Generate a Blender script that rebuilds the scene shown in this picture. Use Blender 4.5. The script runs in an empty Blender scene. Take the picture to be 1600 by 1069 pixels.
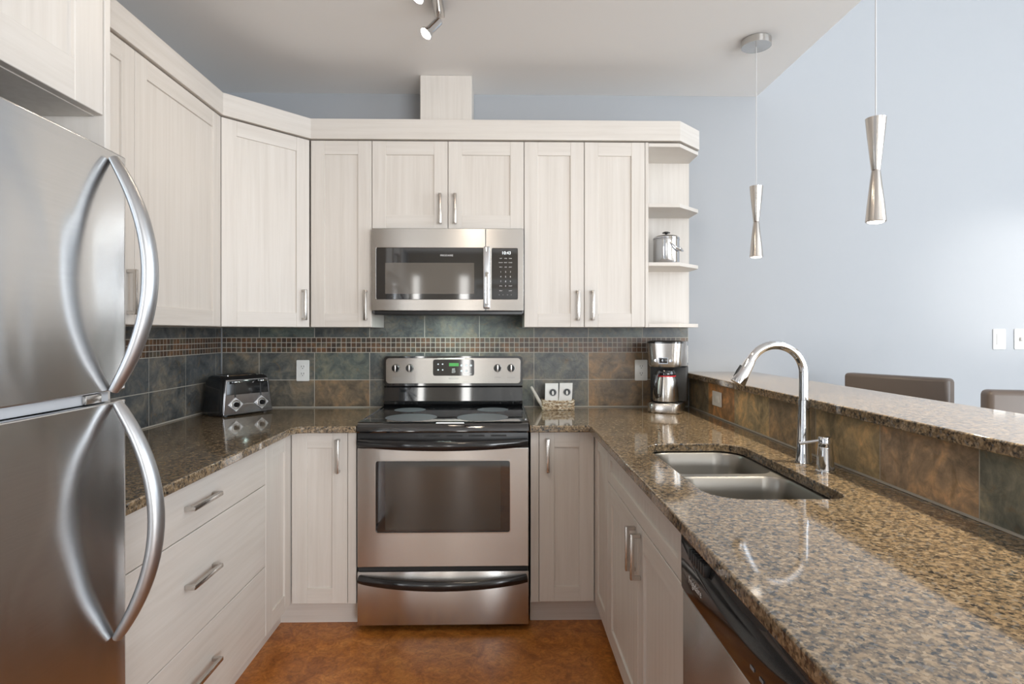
import bpy, bmesh, math, random
from mathutils import Vector, Matrix
random.seed(7)
S = bpy.context.scene
COL = S.collection
PI = math.pi

# ------------------------------------------------------------------ camera
FPX, HOR, HCAM = 925.0, 519.0, 1.33
cam_d = bpy.data.cameras.new('camera')
cam = bpy.data.objects.new('camera', cam_d); COL.objects.link(cam)
cam_d.sensor_width = 36.0
cam_d.sensor_fit = 'HORIZONTAL'
cam_d.lens = 36.0 * FPX / 1600.0
cam_d.shift_y = -(534.5 - HOR) / 1600.0
cam_d.clip_start = 0.02
cam.location = (0, 0, HCAM)
cam.rotation_euler = (PI / 2, 0, -math.atan(18.0 / FPX))
S.camera = cam

# ------------------------------------------------------------------ colour management, sampling helpers
S.view_settings.view_transform = 'Standard'
S.view_settings.look = 'None'
S.view_settings.gamma = 1.0
S.view_settings.use_curve_mapping = False
S.view_settings.exposure = -0.28
S.cycles.use_denoising = True
S.cycles.max_bounces = 10
S.cycles.diffuse_bounces = 6
S.cycles.glossy_bounces = 5
S.cycles.sample_clamp_indirect = 4.0
S.cycles.caustics_reflective = False
S.cycles.caustics_refractive = False

# ------------------------------------------------------------------ world and daylight
wd = bpy.data.worlds.new('daylight'); S.world = wd
wd.use_nodes = True
wd.node_tree.nodes['Background'].inputs[0].default_value = (0.80, 0.90, 1.0, 1)
wd.node_tree.nodes['Background'].inputs[1].default_value = 1.5

def area(name, loc, direction, sx, sy, power, color, spread=PI):
    l = bpy.data.lights.new(name, 'AREA'); l.shape = 'RECTANGLE'
    l.size, l.size_y, l.energy, l.color, l.spread = sx, sy, power, color, spread
    o = bpy.data.objects.new(name, l); COL.objects.link(o)
    o.location = loc
    o.rotation_euler = Vector(direction).to_track_quat('-Z', 'Y').to_euler()
    return o

area('assumed_side_daylight', (5.13, -0.2, 1.95), (-1, 0, 0), 3.6, 2.7, 205, (0.80, 0.90, 1.0))  # light of an assumed window, out of view on the right
area('assumed_rear_daylight', (2.75, -3.93, 1.30), (0, 1, 0), 3.1, 2.3, 335, (0.93, 0.965, 1.0))  # light of an assumed window, out of view, brightens the lower kitchen
area('added_streak_strip', (-0.60, -3.93, 1.2), (0, 1, 0), 0.14, 2.1, 10, (1.0, 0.97, 0.92))  # added strip of light, puts a bright streak in the steel
area('added_streak_strip', (-1.39, -3.93, 1.2), (0, 1, 0), 0.10, 2.1, 7, (1.0, 0.97, 0.92))  # another added strip, for the streak farther left

area('hood_lamp', (-0.275, 2.99, 1.418), (0, 0.12, -1), 0.15, 0.03, 2.2, (0.78, 1.0, 0.93))

def spot(name, loc, d, power, color, deg, blend, soft):
    l = bpy.data.lights.new(name, 'SPOT'); l.energy = power; l.color = color
    l.spot_size = math.radians(deg); l.spot_blend = blend; l.shadow_soft_size = soft
    o = bpy.data.objects.new(name, l); COL.objects.link(o); o.location = loc
    o.rotation_euler = Vector(d).to_track_quat('-Z', 'Y').to_euler()
    return o
spot('added_wall_patch_spot', (3.6, 2.45, 1.62), (-0.62, 0.83, -0.02), 36, (1.0, 0.95, 0.88), 50, 0.7, 0.08)  # added spot with no fixture, makes the bright patch on the blue wall

# ------------------------------------------------------------------ materials
def new_mat(name):
    m = bpy.data.materials.new(name); m.use_nodes = True
    nt = m.node_tree
    return m, nt, nt.nodes['Principled BSDF']

def mat(name, base, rough=0.5, metal=0.0, spec=0.5, coat=0.0, emis=None, estr=0.0, trans=0.0, aniso=0.0):
    m, nt, b = new_mat(name)
    b.inputs['Base Color'].default_value = (*base, 1)
    b.inputs['Roughness'].default_value = rough
    b.inputs['Metallic'].default_value = metal
    b.inputs['Specular IOR Level'].default_value = spec
    b.inputs['Coat Weight'].default_value = coat
    b.inputs['Coat Roughness'].default_value = 0.05
    b.inputs['Transmission Weight'].default_value = trans
    if emis:
        b.inputs['Emission Color'].default_value = (*emis, 1)
        b.inputs['Emission Strength'].default_value = estr
    return m

def coords(nt, scale, kind='Object'):
    tc = nt.nodes.new('ShaderNodeTexCoord')
    mp = nt.nodes.new('ShaderNodeMapping')
    mp.inputs['Scale'].default_value = scale
    nt.links.new(tc.outputs[kind], mp.inputs['Vector'])
    return mp.outputs[0]

def noise(nt, vec, scale=1, detail=4, rough=0.5, dist=0.0):
    n = nt.nodes.new('ShaderNodeTexNoise')
    n.inputs['Scale'].default_value = scale
    n.inputs['Detail'].default_value = detail
    n.inputs['Roughness'].default_value = rough
    n.inputs['Distortion'].default_value = dist
    nt.links.new(vec, n.inputs['Vector'])
    return n.outputs['Fac']

def ramp(nt, fac, stops, interp='LINEAR'):
    r = nt.nodes.new('ShaderNodeValToRGB')
    r.color_ramp.interpolation = interp
    e = r.color_ramp.elements
    while len(e) < len(stops): e.new(0.5)
    for i, (p, c) in enumerate(stops):
        e[i].position = p
        e[i].color = (*c, 1) if len(c) == 3 else c
    nt.links.new(fac, r.inputs[0])
    return r.outputs[0]

def mix(nt, fac, a, b, mode='MIX'):
    n = nt.nodes.new('ShaderNodeMix'); n.data_type = 'RGBA'; n.blend_type = mode
    for s, v in ((n.inputs[0], fac), (n.inputs[6], a), (n.inputs[7], b)):
        if isinstance(v, (float, int)): s.default_value = v
        elif isinstance(v, tuple): s.default_value = (*v, 1)
        else: nt.links.new(v, s)
    return n.outputs[2]

def bump(nt, b, h, strength=0.2, dist=0.002):
    n = nt.nodes.new('ShaderNodeBump')
    n.inputs['Strength'].default_value = strength
    n.inputs['Distance'].default_value = dist
    nt.links.new(h, n.inputs['Height'])
    nt.links.new(n.outputs[0], b.inputs['Normal'])

def wood(name, scale):
    m, nt, b = new_mat(name)
    v = coords(nt, scale)
    f = noise(nt, v, 1.0, 6, 0.65, 0.3)
    c = ramp(nt, f, [(0.28, (0.635, 0.590, 0.540)), (0.52, (0.69, 0.648, 0.600)), (0.75, (0.73, 0.692, 0.648))])
    nt.links.new(c, b.inputs['Base Color'])
    b.inputs['Roughness'].default_value = 0.42
    b.inputs['Specular IOR Level'].default_value = 0.35
    bump(nt, b, f, 0.08, 0.001)
    return m
WOOD = wood('whitewashed_wood', (42, 42, 1.6))
WOODH = wood('whitewashed_wood_level', (2.0, 2.0, 46))

def steel(name, base, rough, scale, aniso=0.75, rot=0.0, wavy=0.0):
    m, nt, b = new_mat(name)
    v = coords(nt, scale)
    f = noise(nt, v, 1.0, 3, 0.6)
    c = ramp(nt, f, [(0.3, tuple(x * 0.94 for x in base)), (0.7, base)])
    nt.links.new(c, b.inputs['Base Color'])
    b.inputs['Metallic'].default_value = 1.0
    b.inputs['Roughness'].default_value = rough
    b.inputs['Anisotropic'].default_value = aniso
    b.inputs['Anisotropic Rotation'].default_value = rot
    if wavy:
        bump(nt, b, noise(nt, coords(nt, (1, 2.2, 1.3)), 2.4, 1, 0.4, 0.5), wavy, 0.02)
    t = nt.nodes.new('ShaderNodeTangent'); t.direction_type = 'RADIAL'; t.axis = 'Z'
    nt.links.new(t.outputs[0], b.inputs['Tangent'])
    return m
STEEL = steel('brushed_stainless', (0.62, 0.60, 0.575), 0.27, (3, 3, 400), 0.85, 0.25)
FRIDGE = steel('brushed_stainless_fridge', (0.68, 0.69, 0.70), 0.21, (3, 3, 300), 0.75, 0.25, 0.28)
SINK = mat('satin_sink_steel', (0.31, 0.295, 0.27), 0.33, 1.0)
CHROME = mat('polished_chrome', (0.72, 0.73, 0.75), 0.05, 1.0)
NICKEL = mat('satin_nickel', (0.58, 0.55, 0.52), 0.25, 1.0)
HANDLE = mat('grey_satin_handle', (0.46, 0.465, 0.475), 0.38, 1.0)
BLACK = mat('black_gloss', (0.012, 0.012, 0.013), 0.12, 0, 0.5, 0.3)
BLACKM = mat('black_plastic', (0.02, 0.02, 0.021), 0.38)
GLASSBK = mat('black_glass', (0.010, 0.010, 0.011), 0.04, 0, 0.9, 1.0)
BURNER = mat('burner_grey', (0.14, 0.15, 0.165), 0.35)
DARK = mat('dark_recess', (0.03, 0.03, 0.03), 0.7)
GREYPL = mat('grey_plastic', (0.62, 0.63, 0.66), 0.4)
GREYBODY = mat('grey_cabinet_steel', (0.22, 0.22, 0.23), 0.5)
WHITEPL = mat('white_plastic', (0.86, 0.86, 0.84), 0.3)
PRINT = mat('white_print', (0.75, 0.75, 0.75), 0.5)
GREYPRINT = mat('grey_print', (0.25, 0.25, 0.26), 0.5)
LCDG = mat('green_display', (0.02, 0.06, 0.02), 0.3, emis=(0.12, 0.75, 0.15), estr=0.55)
LCDW = mat('lit_digits', (0.5, 0.5, 0.5), 0.3, emis=(0.9, 0.97, 1.0), estr=1.6)
BULB = mat('lit_bulb', (1, 1, 1), 0.3, emis=(1.0, 0.93, 0.80), estr=14.0)
LED = mat('lit_led', (1, 1, 1), 0.3, emis=(1.0, 0.95, 0.86), estr=9.0)
HOODLED = mat('hood_lamp', (1, 1, 1), 0.3, emis=(0.80, 1.0, 0.93), estr=2.5)
RED = mat('red_band', (0.55, 0.02, 0.03), 0.35)
CORD = mat('clear_cord', (0.62, 0.62, 0.63), 0.35)
PAPER = mat('white_sachet', (0.82, 0.82, 0.80), 0.5)
EMBLEM = mat('dark_emblem', (0.05, 0.055, 0.06), 0.5)
LEATHER = mat('brown_leather', (0.115, 0.088, 0.072), 0.40)
DARKWOOD = mat('dark_stool_wood', (0.05, 0.03, 0.02), 0.4)
GROUT = mat('pale_grout', (0.47, 0.44, 0.385), 0.8)
CEIL = mat('ceiling_paint', (0.86, 0.85, 0.84), 0.9)
BEIGE = mat('beige_paint', (0.60, 0.53, 0.44), 0.85)
TRIMW = mat('white_trim_paint', (0.82, 0.81, 0.79), 0.45)
GLASS = mat('window_glass', (1, 1, 1), 0.0, trans=1.0)
TANK = mat('smoke_grey_tank', (0.25, 0.26, 0.28), 0.22)

def blue_paint():
    m, nt, b = new_mat('blue_grey_paint')
    v = coords(nt, (1, 1, 1))
    f = noise(nt, v, 260, 2, 0.5)
    b.inputs['Base Color'].default_value = (0.39, 0.406, 0.430, 1)
    b.inputs['Roughness'].default_value = 0.75
    bump(nt, b, f, 0.06, 0.001)
    return m
BLUE = blue_paint()

def granite():
    m, nt, b = new_mat('brown_granite')
    v = coords(nt, (1, 1, 1))
    n1 = nt.nodes.new('ShaderNodeTexNoise'); n1.inputs['Scale'].default_value = 120; n1.inputs['Detail'].default_value = 3
    nt.links.new(v, n1.inputs['Vector'])
    ad = nt.nodes.new('ShaderNodeVectorMath'); ad.operation = 'MULTIPLY_ADD'
    nt.links.new(n1.outputs['Color'], ad.inputs[0]); ad.inputs[1].default_value = (0.010, 0.010, 0.010)
    nt.links.new(v, ad.inputs[2])
    vo = nt.nodes.new('ShaderNodeTexVoronoi'); vo.inputs['Scale'].default_value = 175
    nt.links.new(ad.outputs[0], vo.inputs['Vector'])
    sp = nt.nodes.new('ShaderNodeSeparateColor'); nt.links.new(vo.outputs['Color'], sp.inputs[0])
    c1 = ramp(nt, sp.outputs[0], [(0.0, (0.024, 0.024, 0.024)), (0.22, (0.085, 0.069, 0.052)), (0.42, (0.25, 0.175, 0.102)),
                                  (0.66, (0.35, 0.258, 0.158)), (0.86, (0.45, 0.36, 0.25)), (0.95, (0.20, 0.198, 0.195))], 'CONSTANT')
    f2 = noise(nt, v, 70, 5, 0.6)
    c2 = ramp(nt, f2, [(0.41, (0.030, 0.031, 0.032)), (0.56, (0.34, 0.245, 0.145))])
    c = mix(nt, 0.48, c1, c2)
    nt.links.new(c, b.inputs['Base Color'])
    b.inputs['Roughness'].default_value = 0.07
    b.inputs['Specular IOR Level'].default_value = 0.7
    b.inputs['Coat Weight'].default_value = 0.0
    b.inputs['Coat Roughness'].default_value = 0.03
    b.inputs['Coat IOR'].default_value = 1.6
    return m
GRANITE = granite()

def slate(name, rough=0.42):
    m, nt, b = new_mat(name)
    at = nt.nodes.new('ShaderNodeAttribute'); at.attribute_name = 'tile'
    v = coords(nt, (1, 1, 1))
    f = noise(nt, v, 9, 8, 0.62, 0.8)
    f2 = noise(nt, v, 22, 6, 0.65, 1.2)
    k = ramp(nt, f, [(0.32, (0.62, 0.66, 0.70)), (0.5, (1.35, 1.35, 1.35)), (0.68, (2.5, 2.15, 1.75))])
    c = mix(nt, 1.0, at.outputs['Color'], k, 'MULTIPLY')
    k2 = ramp(nt, f2, [(0.35, (0.72, 0.74, 0.74)), (0.65, (1.25, 1.20, 1.12))])
    c = mix(nt, 1.0, c, k2, 'MULTIPLY')
    f3 = noise(nt, v, 13, 7, 0.6, 2.2)
    k3 = ramp(nt, f3, [(0.56, (0, 0, 0)), (0.70, (0.55, 0.55, 0.55))])
    c = mix(nt, k3, c, (0.20, 0.135, 0.065))
    nt.links.new(c, b.inputs['Base Color'])
    b.inputs['Roughness'].default_value = rough
    b.inputs['Specular IOR Level'].default_value = 0.5
    bump(nt, b, f2, 0.45, 0.004)
    return m
SLATE = slate('slate_tile')

def cork():
    m, nt, b = new_mat('cork_floor')
    v = coords(nt, (1, 1, 1))
    f = noise(nt, v, 7, 8, 0.65, 1.6)
    f2 = noise(nt, v, 26, 6, 0.7, 2.0)
    c = ramp(nt, f, [(0.30, (0.29, 0.092, 0.018)), (0.5, (0.47, 0.172, 0.034)), (0.7, (0.60, 0.25, 0.058))])
    k = ramp(nt, f2, [(0.32, (0.62, 0.58, 0.55)), (0.62, (1.15, 1.15, 1.15))])
    c = mix(nt, 1.0, c, k, 'MULTIPLY')
    nt.links.new(c, b.inputs['Base Color'])
    b.inputs['Roughness'].default_value = 0.32
    return m
CORK = cork()

def wicker():
    m, nt, b = new_mat('woven_wicker')
    v = coords(nt, (55, 55, 130))
    f = noise(nt, v, 1.0, 4, 0.6, 1.0)
    c = ramp(nt, f, [(0.38, (0.16, 0.09, 0.045)), (0.5, (0.58, 0.45, 0.29)), (0.62, (0.86, 0.81, 0.70))])
    nt.links.new(c, b.inputs['Base Color']); b.inputs['Roughness'].default_value = 0.6
    return m
WICKER = wicker()

# ------------------------------------------------------------------ mesh helpers
class F:
    """a face frame: a runs along the face, b out of it, z up"""
    def __init__(s, o, u, n):
        s.o, s.u, s.n = Vector(o), Vector(u).normalized(), Vector(n).normalized()
    def p(s, a, b, z):
        return s.o + s.u * a + s.n * b + Vector((0, 0, z))
WORLD = F((0, 0, 0), (1, 0, 0), (0, 1, 0))

class MB:
    def __init__(s): s.bm = bmesh.new()
    def _tag(s, faces, mi, smooth):
        for f in faces: f.material_index = mi; f.smooth = smooth
    def box(s, a0, a1, b0, b1, z0, z1, bev=0.0, mi=0, fr=WORLD, seg=2):
        vs = [s.bm.verts.new(fr.p(a, b, z)) for z in (z0, z1) for b in (b0, b1) for a in (a0, a1)]
        q = [(0, 1, 3, 2), (4, 6, 7, 5), (0, 4, 5, 1), (2, 3, 7, 6), (0, 2, 6, 4), (1, 5, 7, 3)]
        fs = [s.bm.faces.new([vs[i] for i in k]) for k in q]
        s._tag(fs, mi, False)
        if bev > 0:
            es = list({e for f in fs for e in f.edges})
            r = bmesh.ops.bevel(s.bm, geom=es, offset=bev, segments=seg, affect='EDGES', profile=0.5)
            for f in r['faces']: f.material_index = mi; f.smooth = True
        return s
    def prism(s, poly, z0, z1, mi=0, fr=WORLD, smooth=False):
        """poly of (a, b), run from z0 to z1"""
        lo = [s.bm.verts.new(fr.p(a, b, z0)) for a, b in poly]
        hi = [s.bm.verts.new(fr.p(a, b, z1)) for a, b in poly]
        n = len(poly)
        caps = [s.bm.faces.new(lo), s.bm.faces.new(hi)]
        side = [s.bm.faces.new((lo[i], lo[(i + 1) % n], hi[(i + 1) % n], hi[i])) for i in range(n)]
        s._tag(caps, mi, False); s._tag(side, mi, smooth)
        return s
    def extr(s, prof, a0, a1, mi=0, fr=WORLD, smooth=False):
        """prof of (b, z), run along a"""
        lo = [s.bm.verts.new(fr.p(a0, b, z)) for b, z in prof]
        hi = [s.bm.verts.new(fr.p(a1, b, z)) for b, z in prof]
        n = len(prof)
        caps = [s.bm.faces.new(lo), s.bm.faces.new(hi)]
        side = [s.bm.faces.new((lo[i], lo[(i + 1) % n], hi[(i + 1) % n], hi[i])) for i in range(n)]
        s._tag(caps, mi, False); s._tag(side, mi, smooth)
        return s
    def plate(s, outline, b0, b1, mi=0, fr=WORLD):
        """outline of (a, z), run out from b0 to b1"""
        lo = [s.bm.verts.new(fr.p(a, b0, z)) for a, z in outline]
        hi = [s.bm.verts.new(fr.p(a, b1, z)) for a, z in outline]
        n = len(outline)
        fs = [s.bm.faces.new(lo), s.bm.faces.new(hi)]
        fs += [s.bm.faces.new((lo[i], lo[(i + 1) % n], hi[(i + 1) % n], hi[i])) for i in range(n)]
        s._tag(fs, mi, False)
        return s
    def lathe(s, prof, c=(0, 0, 0), axis=(0, 0, 1), seg=28, mi=0, smooth=True):
        """prof of (r, h) along axis from c"""
        ax = Vector(axis).normalized(); c = Vector(c)
        x = ax.orthogonal().normalized(); y = ax.cross(x)
        rings = []
        for r, h in prof:
            if r < 1e-6: rings.append([s.bm.verts.new(c + ax * h)])
            else: rings.append([s.bm.verts.new(c + ax * h + (x * math.cos(2 * PI * k / seg) + y * math.sin(2 * PI * k / seg)) * r) for k in range(seg)])
        fs = []
        for A, B in zip(rings, rings[1:]):
            for k in range(seg):
                j = (k + 1) % seg
                if len(A) == 1 and len(B) == 1: continue
                if len(A) == 1: fs.append(s.bm.faces.new((A[0], B[j], B[k])))
                elif len(B) == 1: fs.append(s.bm.faces.new((A[k], A[j], B[0])))
                else: fs.append(s.bm.faces.new((A[k], A[j], B[j], B[k])))
        s._tag(fs, mi, smooth)
        return s
    def tube(s, path, r, seg=14, mi=0, flat=1.0, ref=None, caps=True):
        """path of points, r a number or one per point; flat squeezes the section along ref"""
        P = [Vector(p) for p in path]; n = len(P)
        R = r if isinstance(r, (list, tuple)) else [r] * n
        rings = []; prev = None
        for i in range(n):
            t = (P[min(i + 1, n - 1)] - P[max(i - 1, 0)]).normalized()
            if ref is not None:
                y = Vector(ref); y = (y - t * y.dot(t)).normalized()
            else:
                y = t.orthogonal().normalized() if prev is None else (prev - t * prev.dot(t)).normalized()
            prev = y; x = y.cross(t).normalized()
            rings.append([s.bm.verts.new(P[i] + (x * math.cos(2 * PI * k / seg) + y * flat * math.sin(2 * PI * k / seg)) * R[i]) for k in range(seg)])
        fs = []
        for A, B in zip(rings, rings[1:]):
            for k in range(seg):
                j = (k + 1) % seg
                fs.append(s.bm.faces.new((A[k], A[j], B[j], B[k])))
        s._tag(fs, mi, True)
        if caps: s._tag([s.bm.faces.new(rings[0]), s.bm.faces.new(rings[-1])], mi, False)
        return s
    def loft(s, loops, mi=0, cap0=True, cap1=True, smooth=True):
        R = [[s.bm.verts.new(Vector(p)) for p in L] for L in loops]
        n = len(R[0]); fs = []
        for A, B in zip(R, R[1:]):
            for k in range(n):
                j = (k + 1) % n
                fs.append(s.bm.faces.new((A[k], A[j], B[j], B[k])))
        s._tag(fs, mi, smooth)
        c = []
        if cap0: c.append(s.bm.faces.new(R[0]))
        if cap1: c.append(s.bm.faces.new(R[-1]))
        s._tag(c, mi, False)
        return s
    def holed(s, outer, holes, z0, z1, mi=0):
        """flat slab with holes; outlines of (x, y)"""
        bm2 = bmesh.new(); es = []
        for L in [outer] + holes:
            vs = [bm2.verts.new((x, y, z1)) for x, y in L]
            es += [bm2.edges.new((vs[i], vs[(i + 1) % len(vs)])) for i in range(len(vs))]
        bmesh.ops.triangle_fill(bm2, use_beauty=True, edges=es)
        r = bmesh.ops.extrude_face_region(bm2, geom=bm2.faces[:])
        bmesh.ops.translate(bm2, verts=[v for v in r['geom'] if isinstance(v, bmesh.types.BMVert)], vec=(0, 0, z0 - z1))
        me = bpy.data.meshes.new('tmp'); bm2.to_mesh(me); bm2.free()
        k = len(s.bm.faces); s.bm.from_mesh(me); bpy.data.meshes.remove(me)
        s.bm.faces.ensure_lookup_table()
        for f in s.bm.faces[k:]: f.material_index = mi
        return s

def rrect(x0, x1, y0, y1, r, n=6):
    out = []
    rs = r if isinstance(r, (list, tuple)) else [r] * 4
    for (cx, cy, a0, q) in ((x1 - rs[0], y1 - rs[0], 0, rs[0]), (x0 + rs[1], y1 - rs[1], PI / 2, rs[1]),
                            (x0 + rs[2], y0 + rs[2], PI, rs[2]), (x1 - rs[3], y0 + rs[3], 1.5 * PI, rs[3])):
        for k in range(n + 1):
            a = a0 + PI / 2 * k / n
            out.append((cx + q * math.cos(a), cy + q * math.sin(a)))
    return out

def link(name, mb, mats, parent=None, loc=None, bevel=0.0, sharp=35, normals=True):
    """link what mb holds as ONE mesh object; coordinates are in the root thing's space"""
    bm = mb.bm
    if loc is not None: bmesh.ops.translate(bm, verts=bm.verts[:], vec=-Vector(loc))
    if normals: bmesh.ops.recalc_face_normals(bm, faces=bm.faces[:])
    me = bpy.data.meshes.new(name); bm.to_mesh(me); bm.free()
    for m in (mats if isinstance(mats, (list, tuple)) else [mats]): me.materials.append(m)
    try: me.set_sharp_from_angle(angle=math.radians(sharp))
    except Exception: pass
    o = bpy.data.objects.new(name, me); COL.objects.link(o)
    if parent is not None: o.parent = parent
    elif loc is not None: o.location = loc
    if bevel > 0:
        md = o.modifiers.new('bevel', 'BEVEL'); md.width = bevel; md.segments = 3
        md.limit_method = 'ANGLE'; md.angle_limit = math.radians(40)
    return o

def tag(o, label, cat, group=None):
    o['label'] = label; o['category'] = cat
    if group: o['group'] = group
    return o

class Thing:
    """an Empty at the thing's base with its parts; parts are given in world coordinates unless local"""
    def __init__(s, name, label, cat, loc, rotz=0.0, group=None, local=False):
        s.e = bpy.data.objects.new(name, None); COL.objects.link(s.e)
        s.e.empty_display_size = 0.05
        s.e.location = loc; s.e.rotation_euler = (0, 0, rotz)
        tag(s.e, label, cat, group)
        s.loc = None if local else Vector(loc)
    def part(s, name, mb, mats, parent=None, **k):
        if s.loc is not None: bmesh.ops.translate(mb.bm, verts=mb.bm.verts[:], vec=-s.loc)
        return link(name, mb, mats, parent or s.e, **k)
    def text(s, name, body, size, fr, a, b, z, m, parent=None, up=None, align='CENTER'):
        """writing that runs along fr.u, on the face at b"""
        cu = bpy.data.curves.new('txt', 'FONT'); cu.body = body; cu.size = size
        cu.align_x = align; cu.align_y = 'CENTER'; cu.extrude = 0.0002
        t = bpy.data.objects.new('txt', cu); COL.objects.link(t)
        dg = bpy.context.evaluated_depsgraph_get(); dg.update()
        me = bpy.data.meshes.new_from_object(t.evaluated_get(dg))
        bpy.data.objects.remove(t); bpy.data.curves.remove(cu)
        upv = Vector(up) if up else Vector((0, 0, 1))
        o0 = fr.p(a, b, z) - (s.loc if s.loc is not None else Vector())
        for v in me.vertices:
            v.co = o0 + fr.u * v.co.x + upv * v.co.y + fr.n * (v.co.z + 0.0002)
        me.name = name; me.materials.clear(); me.materials.append(m)
        o = bpy.data.objects.new(name, me); COL.objects.link(o); o.parent = parent or s.e
        return o

def struct(name, mb, mats, **k):
    o = link(name, mb, mats, **k); o['kind'] = 'structure'; return o

def joint(*a): return None

# ------------------------------------------------------------------ the room
LW, BW = -1.535, 3.28                        # left wall and back wall
CZ, HZ = 2.645, 3.75                         # kitchen ceiling, high ceiling
CX = 1.43                                    # where the kitchen ceiling ends
RW, RY = 5.2, -4.0                           # far side wall and rear wall
m = MB().box(LW - .1, 1.16, -0.6, BW + .1, -0.08, 0.0)
m.box(1.16, RW + .1, -0.6, BW + .1, -0.08, 0.0, mi=1); m.box(LW - .1, RW + .1, RY - .1, -0.6, -0.08, 0.0, mi=1)
struct('floor', m, [CORK, mat('pale_bounce_floor', (0.50, 0.48, 0.45), 0.95)])  # pale floor out of view, added to keep bounced light from turning orange
struct('wall_back', MB().box(LW - .1, RW + .1, BW, BW + .12, 0.0, HZ), BLUE)
struct('wall_left', MB().box(LW - .12, LW, RY, BW, 0.0, HZ), BLUE)
m = MB()
m.box(LW, CX, RY, BW, CZ, HZ)                # dropped kitchen ceiling with its end face
m.box(CX, RW + .1, RY, BW, HZ - .02, HZ + .1)
struct('ceiling', m, CEIL)
# rear wall with narrow openings added for streaks in the steel, a door and an assumed window, side wall with an assumed tall window (all behind the camera)
m = MB()
for a0, a1 in ((LW, -1.45), (-1.33, -0.68), (-0.52, -0.40), (0.48, 1.15), (4.35, RW)): m.box(a0, a1, RY - .1, RY, 0, HZ)
for a0, a1, z0, z1 in ((-1.45, -1.33, 0.1, 2.3), (-0.68, -0.52, 0.1, 2.3), (-0.40, 0.48, 0.0, 2.06), (1.15, 4.35, 0.18, 2.52)):
    m.box(a0, a1, RY - .1, RY, z1, HZ)
    if z0 > 0: m.box(a0, a1, RY - .1, RY, 0, z0)
struct('wall_rear', m, BEIGE)
m = MB()
m.box(RW, RW + .1, RY, -2.05, 0, HZ); m.box(RW, RW + .1, 1.65, BW, 0, HZ)
m.box(RW, RW + .1, -2.05, 1.65, 0, 0.58); m.box(RW, RW + .1, -2.05, 1.65, 3.32, HZ)
struct('wall_right', m, BEIGE)
def glazing(name, a0, a1, z0, z1, fr, bars):
    m = MB()
    for (p0, p1, q0, q1) in ((a0, a0 + .06, z0, z1), (a1 - .06, a1, z0, z1), (a0 + .06, a1 - .06, z0, z0 + .06), (a0 + .06, a1 - .06, z1 - .06, z1)):
        m.box(p0, p1, -.06, -.02, q0, q1, fr=fr)
    for c in bars: m.box(c - .03, c + .03, -.06, -.02, z0 + .06, z1 - .06, fr=fr)
    o = struct(name, m, TRIMW)
    g = link('pane', MB().box(a0 + .06, a1 - .06, -.045, -.041, z0 + .06, z1 - .06, fr=fr), GLASS, o)
    return o
FRW = F((0, RY, 0), (1, 0, 0), (0, 1, 0))
m = MB().box(-0.395, 0.475, -.06, -.02, 0.005, 2.055, fr=FRW)
for a0, a1, z0, z1 in ((-0.30, 0.0, 0.2, 0.95), (0.08, 0.38, 0.2, 0.95), (-0.30, 0.0, 1.08, 1.95), (0.08, 0.38, 1.08, 1.95)): m.box(a0, a1, -.019, -.012, z0, z1, .004, 0, FRW)
m.box(-0.48, -0.401, .001, .016, 0, 2.13, fr=FRW); m.box(0.481, 0.56, .001, .016, 0, 2.13, fr=FRW); m.box(-0.48, 0.56, .001, .016, 2.131, 2.21, fr=FRW)
struct('door_1', m, TRIMW)
glazing('assumed_window_1', 1.15, 4.35, 0.18, 2.52, FRW, [2.22, 3.28])  # assumed window, out of view, around the rear light
glazing('assumed_window_2', -2.05, 1.65, 0.58, 3.32, F((RW, 0, 0), (0, 1, 0), (-1, 0, 0)), [-0.82, 0.42])  # assumed window, out of view, around the side light
# the half wall that carries the bar
struct('wall_peninsula', MB().box(1.057, 1.17, 0.42, BW - .002, 0.0, 1.078), BLUE)

# tiles: one mesh per wall, every tile its own box with its own slate colour
GREYS = [(0.085, 0.090, 0.088), (0.10, 0.098, 0.090), (0.075, 0.083, 0.085), (0.105, 0.095, 0.080), (0.085, 0.098, 0.092)]
BROWNS = [(0.135, 0.100, 0.068), (0.15, 0.105, 0.065), (0.12, 0.10, 0.075)]
def tiles(name, fr, cells, tint, back, normals=True):
    """cells of (a0, a1, z0, z1); fr.b = 0 is the grout face"""
    bm = bmesh.new(); lay = bm.loops.layers.float_color.new('tile')
    m = MB(); m.bm.free(); m.bm = bm
    m.box(back[0], back[1], 0.0, 0.006, back[2], back[3], mi=1, fr=fr)
    m.box(back[0], back[1], 0.006, 0.0085, back[2], back[2] + .0052, mi=1, fr=fr)    # bead of grout along the worktop
    for i, (a0, a1, z0, z1) in enumerate(cells):
        k = len(bm.faces); g = 0.0018
        m.box(a0 + g, a1 - g, 0.006, 0.0067, z0 + g, z1 - g, mi=0, fr=fr)
        bm.faces.ensure_lookup_table()
        c = tint(i, a0, z0)
        for f in bm.faces[k:]:
            for l in f.loops: l[lay] = (*c, 1)
    o = struct(name, m, [SLATE, GROUT])
    return o
TZ = [(0.9190, 1.0672), (1.0672, 1.2178)]
MZ = [(1.2178 + .0272 * k, 1.2178 + .0272 * (k + 1)) for k in range(3)]
TOPZ = (1.2994, 1.455)
def grid(a_lo, a_hi, a_ref, pitch, rows):
    out = []
    k = math.floor((a_lo - a_ref) / pitch)
    while a_ref + k * pitch < a_hi - 0.004:
        p, q = max(a_lo, a_ref + k * pitch), min(a_hi, a_ref + (k + 1) * pitch)
        if q - p > 0.006:
            for z0, z1 in rows: out.append((p, q, z0, z1))
        k += 1
    return out
def mosaic_tint(i, a, z):
    return random.choice([(0.085, 0.047, 0.027), (0.075, 0.044, 0.030), (0.10, 0.058, 0.034), (0.055, 0.036, 0.027), (0.065, 0.055, 0.043)])
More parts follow.
